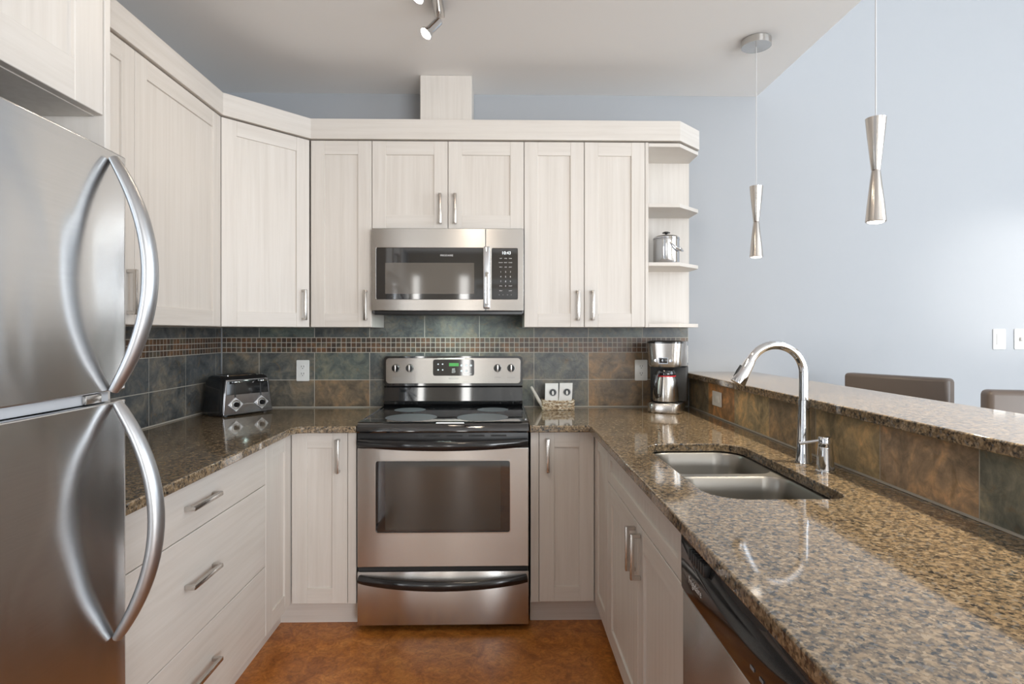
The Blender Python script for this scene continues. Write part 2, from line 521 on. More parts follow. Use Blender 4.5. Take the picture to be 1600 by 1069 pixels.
def back_tint(i, a, z):
    if z > 1.2178 - 1e-4 and z < 1.2994 - 1e-4: return mosaic_tint(i, a, z)
    if z > 1.29:
        return random.choice(GREYS[:1] + GREYS[2:3] + GREYS[4:] + [(0.085, 0.105, 0.10)])
    if a > 0.45 or (z < 1.0 and -0.75 > a > -1.1): return random.choice(BROWNS)
    if z < 1.0: return random.choice(GREYS + BROWNS[2:])
    return random.choice(GREYS)
XJ, PIT = 0.1853, 0.3017
cells = grid(LW + .011, 1.044, XJ, PIT, TZ) + grid(LW + .011, 1.044, XJ, 0.0272, MZ) + grid(LW + .011, 1.044, XJ, PIT, [TOPZ])
tiles('trim_1', F((0, BW - .0005, 0), (1, 0, 0), (0, -1, 0)), cells, back_tint, (LW + .011, 1.044, 0.9150, 1.455))
def left_tint(i, a, z):
    if z > 1.2178 - 1e-4 and z < 1.2994 - 1e-4: return mosaic_tint(i, a, z)
    return random.choice([(0.085, 0.092, 0.098), (0.075, 0.082, 0.088), (0.095, 0.098, 0.098)])
cells = grid(1.34, BW - .011, 2.905, PIT, TZ) + grid(1.34, BW - .011, 2.905, 0.0272, MZ) + grid(1.34, BW - .011, 2.905, PIT, [(1.2994, 1.353)])
tiles('trim_2', F((LW + .0005, 0, 0), (0, 1, 0), (1, 0, 0)), cells, left_tint, (1.34, BW - .011, 0.9150, 1.353))
BARJ = [3.27, 2.967, 2.634, 2.292, 1.952, 1.617, 1.277, 0.94, 0.605, 0.425]
BART = [(0.227, 0.194, 0.138), (0.324, 0.186, 0.089), (0.308, 0.251, 0.154), (0.194, 0.154, 0.106), (0.292, 0.227, 0.133), (0.268, 0.198, 0.138), (0.154, 0.158, 0.133), (0.292, 0.194, 0.114), (0.194, 0.162, 0.114)]
cells = [(BARJ[i + 1], BARJ[i], 0.9195, 1.077) for i in range(len(BARJ) - 1)]
tiles('trim_3', F((1.0555, 0, 0), (0, 1, 0), (-1, 0, 0)), cells, lambda i, a, z: BART[i], (0.425, 3.269, 0.9150, 1.078))

# ------------------------------------------------------------------ cabinets
UY, BY = 2.96, 2.66                                  # faces of the wall doors and of the base doors
UL, BL, BR = -1.235, -0.935, 0.425                   # faces of the left wall doors, left base, right base
FU = F((0, UY, 0), (1, 0, 0), (0, -1, 0))
FB = F((0, BY, 0), (1, 0, 0), (0, -1, 0))
FUL = F((UL, 0, 0), (0, 1, 0), (1, 0, 0))
FBL = F((BL, 0, 0), (0, 1, 0), (1, 0, 0))
FBR = F((BR, 0, 0), (0, 1, 0), (-1, 0, 0))
TH = 0.020

def shaker(fr, a0, a1, z0, z1, st=0.068, rec=0.008, g=0.0016):
    m = MB(); a0 += g; a1 -= g; z0 += g; z1 -= g; e = 0.0012
    m.box(a0, a0 + st, -TH, 0, z0, z1, e, 0, fr, 1)
    m.box(a1 - st, a1, -TH, 0, z0, z1, e, 0, fr, 1)
    m.box(a0 + st, a1 - st, -TH, -0.0004, z1 - st, z1, e, 1, fr, 1)
    m.box(a0 + st, a1 - st, -TH, -0.0004, z0, z0 + st, e, 1, fr, 1)
    m.box(a0 + st - .002, a1 - st + .002, -TH + .002, -rec, z0 + st - .002, z1 - st + .002, 0, 0, fr)
    return m
def slab(fr, a0, a1, z0, z1, g=0.0016):
    return MB().box(a0 + g, a1 - g, -TH, 0, z0 + g, z1 - g, 0.0015, 0, fr, 1)
def pull(fr, a, z, L, vert=True):
    """square-legged bar pull centred at (a, z)"""
    m = MB(); h = L / 2; w = 0.0068
    if vert:
        for k in (-1, 1): m.box(a - w, a + w, 0.0003, 0.024, z + k * (h - .006) - .006, z + k * (h - .006) + .006, 0.0015, 0, fr, 1)
        m.box(a - w, a + w, 0.020, 0.033, z - h, z + h, 0.0025, 0, fr)
    else:
        for k in (-1, 1): m.box(a + k * (h - .006) - .006, a + k * (h - .006) + .006, 0.0003, 0.024, z - w, z + w, 0.0015, 0, fr, 1)
        m.box(a - h, a + h, 0.020, 0.033, z - w, z + w, 0.0025, 0, fr)
    return m
def door(t, fr, a0, a1, z0, z1, ha=None, hz=None, hl=0.150, st=0.068):
    d = t.part('door', shaker(fr, a0, a1, z0, z1, st), [WOOD, WOODH])
    if ha is not None: t.part('handle', pull(fr, ha, hz, hl), NICKEL, d)
    return d

UZ0, UZ1 = 1.354, 2.2835
# wall cabinet left of the microwave
t = Thing('wall_cabinet', 'tall narrow one-door whitewashed wall cabinet just left of the microwave', 'wall cabinet', (-0.79, 3.1, UZ0))
t.part('body', MB().box(-0.9425, -0.641, UY + TH + .001, BW - .012, UZ0, UZ1), WOOD)
door(t, FU, -0.9435, -0.640, UZ0, UZ1, -0.668, 1.463, 0.150)
# above the microwave
t = Thing('wall_cabinet', 'short two-door whitewashed wall cabinet directly above the microwave', 'wall cabinet', (-0.26, 3.1, 1.845))
t.part('body', MB().box(-0.639, 0.117, UY + TH + .001, BW - .012, 1.845, UZ1), WOOD)
door(t, FU, -0.640, -0.262, 1.845, UZ1, -0.299, 1.943, 0.150)
door(t, FU, -0.262, 0.118, 1.845, UZ1, -0.225, 1.943, 0.150)
# right of the microwave
t = Thing('wall_cabinet', 'tall two-door whitewashed wall cabinet between the microwave and the open shelves', 'wall cabinet', (0.42, 3.1, UZ0))
t.part('body', MB().box(0.119, 0.7255, UY + TH + .001, BW - .012, UZ0, UZ1), WOOD)
door(t, FU, 0.118, 0.420, UZ0, UZ1, 0.388, 1.463, 0.150)
door(t, FU, 0.420, 0.7265, UZ0, UZ1, 0.462, 1.463, 0.150)
# diagonal corner
dl, dr = Vector((UL, 2.640, 0)), Vector((-0.9450, UY, 0))
du = (dr - dl).normalized(); dn = Vector((du.y, -du.x, 0)); FD = F(dl, du, dn); dw = (dr - dl).length
t = Thing('corner_wall_cabinet', 'diagonal one-door whitewashed corner wall cabinet above the toaster', 'wall cabinet', (-1.3, 3.05, UZ0))
q = dn * -(TH + .001)
t.part('body', MB().prism([(dl.x + q.x, dl.y + q.y + .002), (dr.x + q.x - .001, dr.y + q.y), (-0.9445 - .0005, BW - .012), (LW + .012, BW - .012), (LW + .012, dl.y + q.y + .002)], UZ0, UZ1), WOOD)
door(t, FD, 0.0005, dw - .003, UZ0, UZ1, dw - .040, 1.463, 0.150)
# left wall
t = Thing('wall_cabinet', 'two-door whitewashed wall cabinet on the left wall behind the fridge', 'wall cabinet', (-1.4, 1.98, UZ0))
t.part('body', MB().box(LW + .012, UL - TH - .001, 1.337, 2.632, UZ0, UZ1), WOOD)
door(t, FUL, 1.337, 2.025, UZ0, UZ1, 1.985, 1.463, 0.150)
door(t, FUL, 2.025, 2.6395, UZ0, UZ1, 2.065, 1.463, 0.150)
# over the fridge
FOF = F((-0.87, 0, 0), (0, 1, 0), (1, 0, 0))
t = Thing('bridge_cabinet', 'deep whitewashed cabinet hung over the top of the fridge', 'wall cabinet', (-1.2, 0.93, 1.803))
t.part('body', MB().box(LW + .002, -0.87 - TH - .001, 0.555, 1.3145, 1.803, 2.50), WOOD)
door(t, FOF, 0.935, 1.3150, 1.803, 2.50, 0.968, 1.90, 0.150, st=0.085)
door(t, FOF, 0.555, 0.935, 1.803, 2.50, 0.902, 1.90, 0.150, st=0.085)
t = Thing('end_panel', 'tall whitewashed end panel between the fridge and the drawer cabinet', 'panel', (-1.2, 1.325, 0))
t.part('board', MB().box(LW + .002, -0.868, 1.3165, 1.3345, 0.0, 2.50, .001, 0, WORLD, 1), WOOD)

# open end shelves
t = Thing('open_shelf_unit', 'open whitewashed end shelves with clipped corners beside the tall wall cabinet', 'shelf', (0.89, 3.12, UZ0))
t.part('side_panel', MB().box(0.7278, 0.7435, UY + .002, BW - .012, UZ0, UZ1, .001, 0, WORLD, 1), WOOD)
t.part('back_panel', MB().box(0.7445, 1.043, BW - .024, BW - .012, UZ0, UZ1), WOOD)
sh = [(0.7445, UY + .003), (0.902, UY + .003), (1.043, UY + .144), (1.043, BW - .025), (0.7445, BW - .025)]
for z0 in (1.3545, 1.663, 1.9585, 2.262):
    t.part('shelf', MB().prism(sh, z0, z0 + .0185), WOODH, bevel=.0012)

# cornice along the tops of all wall cabinets
cr = [(UL + .012, 1.3365), (UL + .012, 2.634), (-0.9385, UY - .013), (0.901, UY - .013), (1.045, UY + .131), (1.045, BW - .002), (LW + .002, BW - .002), (LW + .002, 1.3365)]
tag(link('cornice', MB().prism(cr, 2.2880, 2.387), WOODH, loc=(-0.3, 3.1, 2.288), bevel=.0015),
    'continuous flat whitewashed cornice capping all the wall cabinets', 'moulding')
tag(link('duct_cover', MB().box(-0.410, -0.147, 3.035, BW - .002, 2.3875, CZ - .001, .0015, 0, WORLD, 1), WOOD, loc=(-0.28, 3.15, 2.3875)),
    'whitewashed box duct cover rising from the cornice to the ceiling', 'duct cover')

BZ0, BZ1, TK = 0.115, 0.880, 0.07
# drawers on the left
t = Thing('drawer_cabinet', 'wide whitewashed base cabinet of three drawers beside the fridge', 'base cabinet', (-1.2, 1.86, 0))
t.part('body', MB().box(LW + .012, BL - TH - .001, 1.3375, 2.3745, BZ0, BZ1), WOOD)
t.part('toe_kick', MB().box(BL - TK - .018, BL - TK, 1.3375, 2.3745, 0, BZ0 - .001), WOODH)
for z0, z1, hz in ((0.7225, BZ1 + .001, 0.806), (0.3975, 0.7225, 0.572), (BZ0, 0.3975, 0.268)):
    d = t.part('drawer', slab(FBL, 1.3375, 2.3755, z0, z1), WOODH)
    t.part('handle', pull(FBL, 1.858, hz, 0.180, False), NICKEL, d)
# left corner
t = Thing('corner_base_cabinet', 'whitewashed corner base cabinet between the drawers and the range', 'base cabinet', (-0.95, 2.95, 0))
t.part('body', MB().prism([(LW + .012, 2.377), (BL - TH - .001, 2.377), (BL - TH - .001, BY + TH + .001), (-0.6455, BY + TH + .001), (-0.6455, BW - .012), (LW + .012, BW - .012)], BZ0, BZ1), WOOD)
t.part('toe_kick', MB().prism([(BL - TK - .018, 2.377), (BL - TK, 2.377), (BL - TK, BY + TK), (-0.6455, BY + TK), (-0.6455, BY + TK + .018), (BL - TK - .018, BY + TK + .018)], 0, BZ0 - .001), WOODH)
door(t, FBL, 2.3765, 2.6565, BZ0, BZ1 + .001)
door(t, FB, BL + .002, -0.683, BZ0, BZ1 + .001, -0.722, 0.778, 0.150)
t.part('filler_strip', MB().box(-0.682, -0.6445, -TH, 0, BZ0, BZ1 + .001, .001, 0, FB, 1), WOOD)
# right corner
t = Thing('corner_base_cabinet', 'whitewashed corner base cabinet between the range and the sink cabinet', 'base cabinet', (0.5, 2.95, 0))
t.part('body', MB().prism([(1.032, 2.337), (BR + TH + .001, 2.337), (BR + TH + .001, BY + TH + .001), (0.1365, BY + TH + .001), (0.1365, BW - .012), (1.032, BW - .012)], BZ0, BZ1), WOOD)
t.part('toe_kick', MB().prism([(BR + TK + .018, 2.337), (BR + TK, 2.337), (BR + TK, BY + TK), (0.1365, BY + TK), (0.1365, BY + TK + .018), (BR + TK + .018, BY + TK + .018)], 0, BZ0 - .001), WOODH)
door(t, FBR, 2.336, 2.6565, BZ0, BZ1 + .001)
door(t, FB, 0.1725, BR - .002, BZ0, BZ1 + .001, 0.2125, 0.778, 0.150)
t.part('filler_strip', MB().box(0.1355, 0.1715, -TH, 0, BZ0, BZ1 + .001, .001, 0, FB, 1), WOOD)
# sink cabinet
t = Thing('sink_cabinet', 'whitewashed two-door base cabinet with a false drawer front under the sink', 'base cabinet', (0.74, 1.85, 0))
m = MB()
m.box(BR + TH + .001, 1.032, 1.366, 1.384, BZ0, BZ1); m.box(BR + TH + .001, 1.032, 2.318, 2.335, BZ0, BZ1)
m.box(BR + TH + .001, 1.032, 1.384, 2.318, BZ0, BZ0 + .018); m.box(1.02, 1.032, 1.384, 2.318, BZ0 + .018, BZ1)
m.box(BR + TH + .001, BR + TH + .016, 1.384, 2.318, 0.70, BZ1)
t.part('body', m, WOOD)
t.part('toe_kick', MB().box(BR + TK, BR + TK + .018, 1.366, 2.335, 0, BZ0 - .001), WOODH)
t.part('false_drawer_front', shaker(FBR, 1.365, 2.335, 0.740, BZ1 + .001, 0.045), [WOOD, WOODH])
door(t, FBR, 1.823, 2.335, BZ0, 0.739, 1.858, 0.648, 0.140)
door(t, FBR, 1.365, 1.823, BZ0, 0.739, 1.788, 0.648, 0.140)
t = Thing('peninsula_end_panel', 'whitewashed end board closing the peninsula past the dishwasher', 'panel', (0.74, 0.73, 0))
t.part('board', MB().box(BR, 1.032, 0.722, 0.742, 0, BZ1), WOOD)

# ------------------------------------------------------------------ stone tops
CT0, CT1 = 0.884, 0.914
def fillet(c, r, a0, a1, n=8):
    return [(c[0] + r * math.cos(a0 + (a1 - a0) * k / n), c[1] + r * math.sin(a0 + (a1 - a0) * k / n)) for k in range(n + 1)]
r = 0.05; ex, ey = BL + .030, 2.625
poly = [(LW + .002, 1.3365), (ex, 1.3365)] + fillet((ex + r, ey - r), r, PI, PI / 2) + [(-0.6375, ey), (-0.6375, BW - .002), (LW + .002, BW - .002)]
tag(link('countertop', MB().prism(poly, CT0, CT1), GRANITE, loc=(-1.2, 2.3, CT0), bevel=.004),
    'polished brown granite countertop under the toaster, running from fridge to range', 'countertop')
hole = rrect(0.527, 0.880, 1.462, 2.195, [0.10, 0.10, 0.10, 0.055], 8)
outer = [(0.1305, 2.625), (0.397, 2.625), (0.397, 0.40), (1.0550, 0.40), (1.0550, BW - .002), (0.1305, BW - .002)]
tag(link('countertop', MB().holed(outer, [hole], CT0, CT1), GRANITE, loc=(0.7, 2.0, CT0), bevel=.004),
    'polished brown granite countertop with the sink cutout, along the peninsula', 'countertop')
barp = [(1.017, 0.40), (1.41, 0.40), (1.405, BW - .002), (1.017, BW - .002)]
tag(link('breakfast_bar', MB().prism(barp, 1.080, 1.110), GRANITE, loc=(1.2, 1.8, 1.08), bevel=.004),
    'raised granite breakfast bar top on the tiled half wall in front of the stools', 'breakfast bar')

# ------------------------------------------------------------------ sink
t = Thing('kitchen_sink', 'stainless double-bowl undermount sink set in the peninsula countertop', 'sink', (0.70, 1.83, 0.68))
ZF = CT0 - .0015
b1 = rrect(0.537, 0.872, 1.852, 2.185, [0.085, 0.085, 0.06, 0.06], 7)
b2 = rrect(0.537, 0.872, 1.470, 1.826, [0.06, 0.06, 0.085, 0.05], 7)
t.part('flange', MB().holed(rrect(0.512, 0.895, 1.445, 2.21, .09, 7), [b1, b2], ZF - .002, ZF), SINK)
def basin(x0, x1, y0, y1, rr):
    L = []
    for ins, z in ((0, ZF - .001), (.004, ZF - .008), (.008, ZF - .05), (.016, 0.735), (.026, 0.715), (.05, 0.702), (.085, 0.698)):
        L.append([(x, y, z) for x, y in rrect(x0 + ins, x1 - ins, y0 + ins, y1 - ins, [max(.02, q - ins * .3) for q in rr], 7)])
    return MB().loft(L, 0, False, True)
for (y0, y1, rr) in ((1.852, 2.185, [0.085, 0.085, 0.06, 0.06]), (1.470, 1.826, [0.06, 0.06, 0.085, 0.05])):
    bo = t.part('bowl', basin(0.537, 0.872, y0, y1, rr), SINK, sharp=60)
    t.part('drain', MB().lathe([(.0, .004), (.028, .004), (.042, .006), (.044, .0005)], (0.70, (y0 + y1) / 2, 0.698)), CHROME, bo)

# ------------------------------------------------------------------ faucet
fx, fy = 0.966, 1.868
t = Thing('faucet', 'tall chrome gooseneck pull-down faucet standing behind the sink', 'faucet', (fx, fy, CT1))
t.part('body', MB().lathe([(0, .0005), (.0265, .0005), (.0265, .006), (.0235, .012), (.0205, .08), (.0175, .16), (.0165, .195), (.0165, .200), (0, .2005)], (fx, fy, CT1)), CHROME)
zc, rc = 1.199, 0.090
path = [(fx, fy, CT1 + .2005), (fx, fy, 1.16)] + [(fx - rc + rc * math.cos(a), fy, zc + rc * math.sin(a)) for a in [PI * k / 24 * 0.85 for k in range(25)]]
sp = t.part('spout', MB().tube(path, .0140, 18), CHROME)
e = Vector(path[-1]); d = (Vector(path[-1]) - Vector(path[-2])).normalized()
e = e + d * .0005
sh_ = t.part('spray_head', MB().lathe([(0, 0), (.0155, 0), (.0170, .010), (.0195, .045), (.0235, .078), (.0225, .084), (.017, .0845), (0, .0845)], e, d, 24), CHROME)
bpos = e + d * .045 + Vector((-0.0180, 0, 0.004))
t.part('spray_button', MB().tube([bpos - d * .022, bpos, bpos + d * .022], [.005, .0065, .005], 10), BLACKM, sh_)
vx, vy = 0.969, 1.747
va = t.part('valve', MB().lathe([(0, .0005), (.0275, .0005), (.0275, .004), (.0245, .006), (.0205, .072), (.0205, .073), (.0198, .074), (.0203, .075), (.0195, .100), (.017, .104), (0, .104)], (vx, vy, CT1)), CHROME)
t.part('lever', MB().tube([(vx - .012, vy + .004, CT1 + .092), (vx - .045, vy + .022, CT1 + .083), (vx - .062, vy + .031, CT1 + .078)], [.0045, .0045, .0055], 12), CHROME, va)

# ------------------------------------------------------------------ range
RX0, RX1 = -0.633, 0.125
FR = F((0, 2.63, 0), (1, 0, 0), (0, -1, 0))
rm = (RX0 + RX1) / 2
t = Thing('range', 'freestanding stainless electric range with black glass cooktop', 'stove', (rm, 2.95, 0))
t.part('body', MB().box(RX0 + .001, RX1 - .001, 2.667, 3.262, 0.045, 0.884), GREYBODY)
for x in (RX0 + .05, RX1 - .05):
    for y in (2.72, 3.2): t.part('foot', MB().lathe([(0, 0), (.018, 0), (.018, .012), (.01, .015), (.01, .0445), (0, .0445)], (x, y, 0), seg=14), BLACKM)
prof = [(3.20, .885), (3.20, .930), (2.665, .930), (2.645, .9275), (2.628, .919), (2.618, .905), (2.616, .892), (2.622, .885)]
ct = t.part('cooktop', MB().extr(prof, RX0, RX1, smooth=True), GLASSBK, sharp=30)
for bx, by, br in ((-0.418, 2.785, .120), (-0.084, 2.785, .120), (-0.465, 3.055, .080), (-0.040, 3.055, .080)):
    t.part('burner', MB().lathe([(0, .0007), (br, .0007), (br, .0002)], (bx, by, .930), seg=48), BURNER, ct)
for x in (RX0 + .010, RX1 - .010):
    t.part('side_trim', MB().tube([(x, 2.70, .9315), (x, 3.17, .9315)], .0035, 10), CHROME, ct)
# backguard
FG = F((0, 3.20, 0), (1, 0, 0), (0, -1, 0))
m = MB()
m.extr([(3.262, .885), (3.205, .885), (3.202, .93), (3.190, .944), (3.205, .958), (3.212, 1.03), (3.205, 1.040), (3.262, 1.040)], RX0 + .006, RX1 - .006, smooth=True)
m.plate(rrect(RX0 + .006, RX1 - .006, 1.040, 1.200, .018), -.062, 0.0, fr=FG)
bg = t.part('backguard', m, GLASSBK, sharp=30)
pa = t.part('control_panel', MB().plate(rrect(RX0 + .017, RX1 - .017, 1.053, 1.190, .018), 0.0003, .004, fr=FG), STEEL, bg, bevel=.001)
FP = F((0, 3.20 - .004, 0), (1, 0, 0), (0, -1, 0))
for px in (619.5, 641, 777.5, 798.5):
    x = (px - 782) / FPX * 3.205
    k = t.part('knob', MB().lathe([(0, .024), (.0165, .024), (.0185, .020), (.0205, .004), (.0215, .0005), (0, .0005)], (x, 3.196, 1.136), (0, -1, 0), 26), BLACK, bg)
    t.part('knob_grip', MB().box(x - .0042, x + .0042, .0245, .031, 1.117, 1.155, .0015, 0, FP), NICKEL, k)
x0, x1 = (677 - 782) / FPX * 3.2, (741 - 782) / FPX * 3.2
dp = t.part('display_panel', MB().plate(rrect(x0, x1, 1.095, 1.182, .012), .0003, .0022, fr=FP), GLASSBK, bg)
FQ = F((0, 3.196 - .0022, 0), (1, 0, 0), (0, -1, 0))
gx0, gx1 = (702 - 782) / FPX * 3.2, (717 - 782) / FPX * 3.2
t.part('clock_display', MB().box(gx0, gx1, .0002, .0012, 1.146, 1.163, 0, 0, FQ), LCDG, dp)
for px, py in ((685, 569), (692, 569), (685, 578), (692, 578), (721.5, 571), (729, 571), (736, 571), (721.5, 579.5), (729, 579.5)):
    X, Z = (px - 782) / FPX * 3.2, HCAM - (py - HOR) / FPX * 3.2
    t.part('button', MB().lathe([(0, .0010), (.0062 if px > 700 else .004, .0008), (.0064 if px > 700 else .0042, .0001)], (X, 3.1937, Z), (0, -1, 0), 14), GREYPL, dp)
t.text('button_lettering', 'BAKE\nBROIL\nCLEAN\nDELAY', .0066, FQ, (709 - 782) / FPX * 3.2, 0, 1.122, PRINT, dp)
t.text('button_lettering', 'ON   OFF   TIMER', .0066, FQ, (730 - 782) / FPX * 3.2, 0, 1.105, PRINT, dp)
t.text('brand_lettering', 'FRIGIDAIRE', .0105, FP, (709 - 782) / FPX * 3.2, 0, 1.079, GREYPRINT, pa)
for px, s in ((619.5, 'LEFT FRONT'), (641, 'LEFT REAR'), (777.5, 'RIGHT REAR'), (798.5, 'RIGHT FRONT')):
    t.text('dial_lettering', s, .0062, FP, (px - 782) / FPX * 3.205, 0, 1.085, GREYPRINT, pa)
# oven door
m = MB()
wx0, wx1, wz0, wz1 = -0.553, 0.043, 0.441, 0.760
hl = [(a, z) for a, z in rrect(wx0, wx1, wz0, wz1, .012, 4)]
def framed(m, a0, a1, z0, z1, hole, b0, b1, fr, mi=0):
    """a plate with a rounded hole in it"""
    k = len(m.bm.verts)
    m.holed([(a0, z0), (a1, z0), (a1, z1), (a0, z1)], [hole], b0, b1, mi)
    m.bm.verts.ensure_lookup_table()
    for v in m.bm.verts[k:]: v.co = fr.p(v.co.x, v.co.z, v.co.y)
framed(m, RX0, RX1, 0.2895, 0.8165, hl, -.034, 0.0, FR)
od = t.part('oven_door', m, STEEL, bevel=.0025)
m = MB()
framed(m, wx0 - .006, wx1 + .006, wz0 - .006, wz1 + .006, rrect(wx0 + .002, wx1 - .002, wz0 + .002, wz1 - .002, .011, 4), 0.0002, .0022, FR)
m.bm.free(); m = MB()
ol = rrect(wx0 - .004, wx1 + .004, wz0 - .004, wz1 + .004, .015, 6); il = rrect(wx0 + .001, wx1 - .001, wz0 + .001, wz1 - .001, .011, 6)
def ring(m, ol, il, b0, b1, fr, mi=0):
    vs = [[m.bm.verts.new(fr.p(a, b, z)) for a, z in L] for L, b in ((ol, b0), (ol, b1), (il, b1), (il, b0))]
    n = len(ol); fs = []
    for A, B in ((0, 1), (1, 2), (2, 3), (3, 0)):
        for k in range(n):
            j = (k + 1) % n; fs.append(m.bm.faces.new((vs[A][k], vs[A][j], vs[B][j], vs[B][k])))
    m._tag(fs, mi, False)
    return m
t.part('window_trim', ring(m, ol, il, .0002, .0022, FR), NICKEL, od)
wg = t.part('oven_window', MB().plate(rrect(wx0 + .0012, wx1 - .0012, wz0 + .0012, wz1 - .0012, .011, 6), -.012, -.004, fr=FR), GLASSBK, od)
t.part('inner_pane', MB().plate(rrect(wx0 + .042, wx1 - .042, wz0 + .012, wz1 - .004, .006, 4), -.0038, -.0032, fr=FR), mat('oven_pane', (0.045, 0.043, 0.038), 0.06, 0, 0.8, 0.6), wg)
vb = t.part('vent_band', MB().box(RX0 + .001, RX1 - .001, -.034, -.004, 0.8175, 0.8835, .002, 0, FR), BLACKM, od)
for k in range(6):
    xa = RX0 + .10 + k * .098
    t.part('vent_slot', MB().box(xa, xa + .07, -.0038, -.0028, 0.866, 0.8735, 0, 0, FR), DARK, vb)
def bow(z, sag, out, x0, x1, r, flat):
    pts, rr = [], []
    for k in range(25):
        s_ = k / 24; q = 1 - (2 * s_ - 1) ** 2
        pts.append((x0 + (x1 - x0) * s_, 2.63 - .006 - out * q ** .7, z - sag * q)); rr.append(r * (0.85 + .15 * q))
    return MB().tube(pts, rr, 14, flat=flat, ref=(0, 1, 0))
t.part('handle', bow(0.8415, .009, .042, RX0 + .006, RX1 - .006, .0215, .62), BLACK, od)
# drawer
t.part('gap_strip', MB().box(RX0 + .002, RX1 - .002, -.036, -.012, 0.2685, 0.289, 0, 0, FR), DARK)
dr_ = t.part('storage_drawer', MB().box(RX0, RX1, -.036, 0, 0.031, 0.2680, .0025, 0, FR), STEEL)
t.part('handle', bow(0.2385, .020, .036, RX0 + .008, RX1 - .008, .0215, .60), BLACK, dr_)

# ------------------------------------------------------------------ microwave
FM = F((0, 2.925, 0), (1, 0, 0), (0, -1, 0))
MX0, MX1, MZ0, MZ1 = -0.6345, 0.1145, 1.436, 1.8405
t = Thing('microwave', 'stainless over-the-range microwave mounted between the wall cabinets', 'microwave', (-0.26, 3.1, MZ0))
t.part('body', MB().box(MX0, MX1, 2.957, BW - .013, MZ0 - .012, MZ1), GREYBODY)
xs = -0.0745
def mp(px): return (px - 782) / FPX * 2.925
def mz(py): return HCAM - (py - HOR) / FPX * 2.925
m = MB(); framed(m, MX0, xs, MZ0, MZ1, rrect(mp(588.5), mp(756), mz(468), mz(387.5), .006, 3), -.031, 0, FM)
dd = t.part('door', m, STEEL, bevel=.0015)
wi = t.part('door_window', MB().plate(rrect(mp(588.5) + .001, mp(756) - .001, mz(468) + .001, mz(387.5) - .001, .006, 3), -.02, -.001, fr=FM), GLASSBK, dd)
t.part('viewing_pane', MB().plate(rrect(mp(602.5), mp(741), mz(459.5), mz(411), .002, 2), -.0008, -.0003, fr=FM), mat('microwave_pane', (0.13, 0.115, 0.10), 0.06, 0, 0.6, 0.5), wi)
t.text('brand_lettering', 'FRIGIDAIRE', .0125, FM, mp(698), -.001, mz(399.5), PRINT, wi)
hx = mp(760.5)
m = MB().box(hx - .0165, hx + .0165, .020, .034, mz(482.5), mz(386.5), .006, 0, FM, 3)
m.box(hx - .009, hx + .009, .0003, .022, mz(480), mz(480) + .02, .002, 0, FM); m.box(hx - .009, hx + .009, .0003, .022, mz(389) - .02, mz(389), .002, 0, FM)
t.part('handle', m, CHROME, dd)
m = MB(); framed(m, xs + .002, MX1, MZ0, MZ1, rrect(mp(768), mp(809), mz(468), mz(388), .006, 3), -.031, 0, FM)
cs = t.part('control_surround', m, STEEL, bevel=.0015)
cp = t.part('control_panel', MB().plate(rrect(mp(768) + .001, mp(809) - .001, mz(468) + .001, mz(388) - .001, .006, 3), -.02, -.001, fr=FM), GLASSBK, cs)
t.text('clock_digits', '10:43', .021, FM, mp(791), -.0009, mz(395.5), LCDW, cp)
for py, row in ((404, ('POP', 'TIME', 'DEFR')), (410.5, ('SNACK', 'REHT', 'COOK')), (417.5, ('MELT', 'VEG', 'SOFT')),
                (425, '123'), (432.5, '456'), (440, '789'), (447, ('PWR', '0', 'START'))):
    for px, ch in zip((782.5, 790, 797.5), row):
        t.text('button_lettering', ch, .0062 if len(ch) > 1 else .0105, FM, mp(px), -.0009, mz(py), PRINT, cp)
for px, ch in ((782.5, 'VENT'), (797.5, 'LIGHT')): t.text('button_lettering', ch, .0062, FM, mp(px), -.0009, mz(454.5), PRINT, cp)
for px in (780, 786, 793, 799): t.text('button_lettering', 'o', .0095, FM, mp(px), -.0009, mz(460.5), GREYPRINT, cp)
vt = t.part('vent_grille', MB().box(MX0 + .012, MX1 - .006, -.05, -.012, MZ0 - .021, MZ0 - .0005, .004, 0, FM), BLACKM)
t.part('cooktop_lamp', MB().box(-0.35, -0.20, -.075, -.052, MZ0 - .0145, MZ0 - .0125, 0, 0, FM), HOODLED)
t.part('underside', MB().box(MX0 + .02, MX1 - .02, -.30, -.08, MZ0 - .018, MZ0 - .0125, .002, 0, FM), BLACKM)

# ------------------------------------------------------------------ fridge
FX, FY0, FY1 = -0.800, 0.556, 1.3125
t = Thing('refrigerator', 'large stainless two-door refrigerator with curved bow handles', 'refrigerator', (-1.15, 0.93, 0))
t.part('body', MB().box(-1.515, -0.872, FY0 + .004, FY1 - .004, 0.03, 1.690, .004, 0, WORLD), GREYBODY)
def fdoor(z0, z1):
    pts = []; n = 18; r = .020; bowd = .012
    for k in range(n + 1):
        y = FY0 + r + (FY1 - FY0 - 2 * r) * k / n; s_ = 2 * k / n - 1
        pts.append((FX - bowd * s_ * s_, y))
    ex_ = FX - bowd
    pts += [(ex_ - r + r * math.sin(a), FY1 - r + r * math.cos(a)) for a in [PI / 2 - PI / 2 * k / 6 for k in range(1, 7)]]
    pts += [(-0.868, FY1), (-0.868, FY0)]
    pts += [(ex_ - r + r * math.sin(a), FY0 + r - r * math.cos(a)) for a in [PI / 2 * k / 6 for k in range(0, 6)]]
    return MB().prism(pts, z0, z1, smooth=True)
def fhandle(z0, z1, bulge, y):
    pts, rr = [], []; n = 30
    for k in range(n + 1):
        s_ = k / n; q = 1 - (2 * s_ - 1) ** 2
        pts.append((FX - .010 + .008 + bulge * q, y, z0 + (z1 - z0) * s_)); rr.append(.0115 + .0075 * q ** .6)
    return MB().tube(pts, rr, 16, flat=0.80, ref=(1, 0, 0))
HY = 1.243
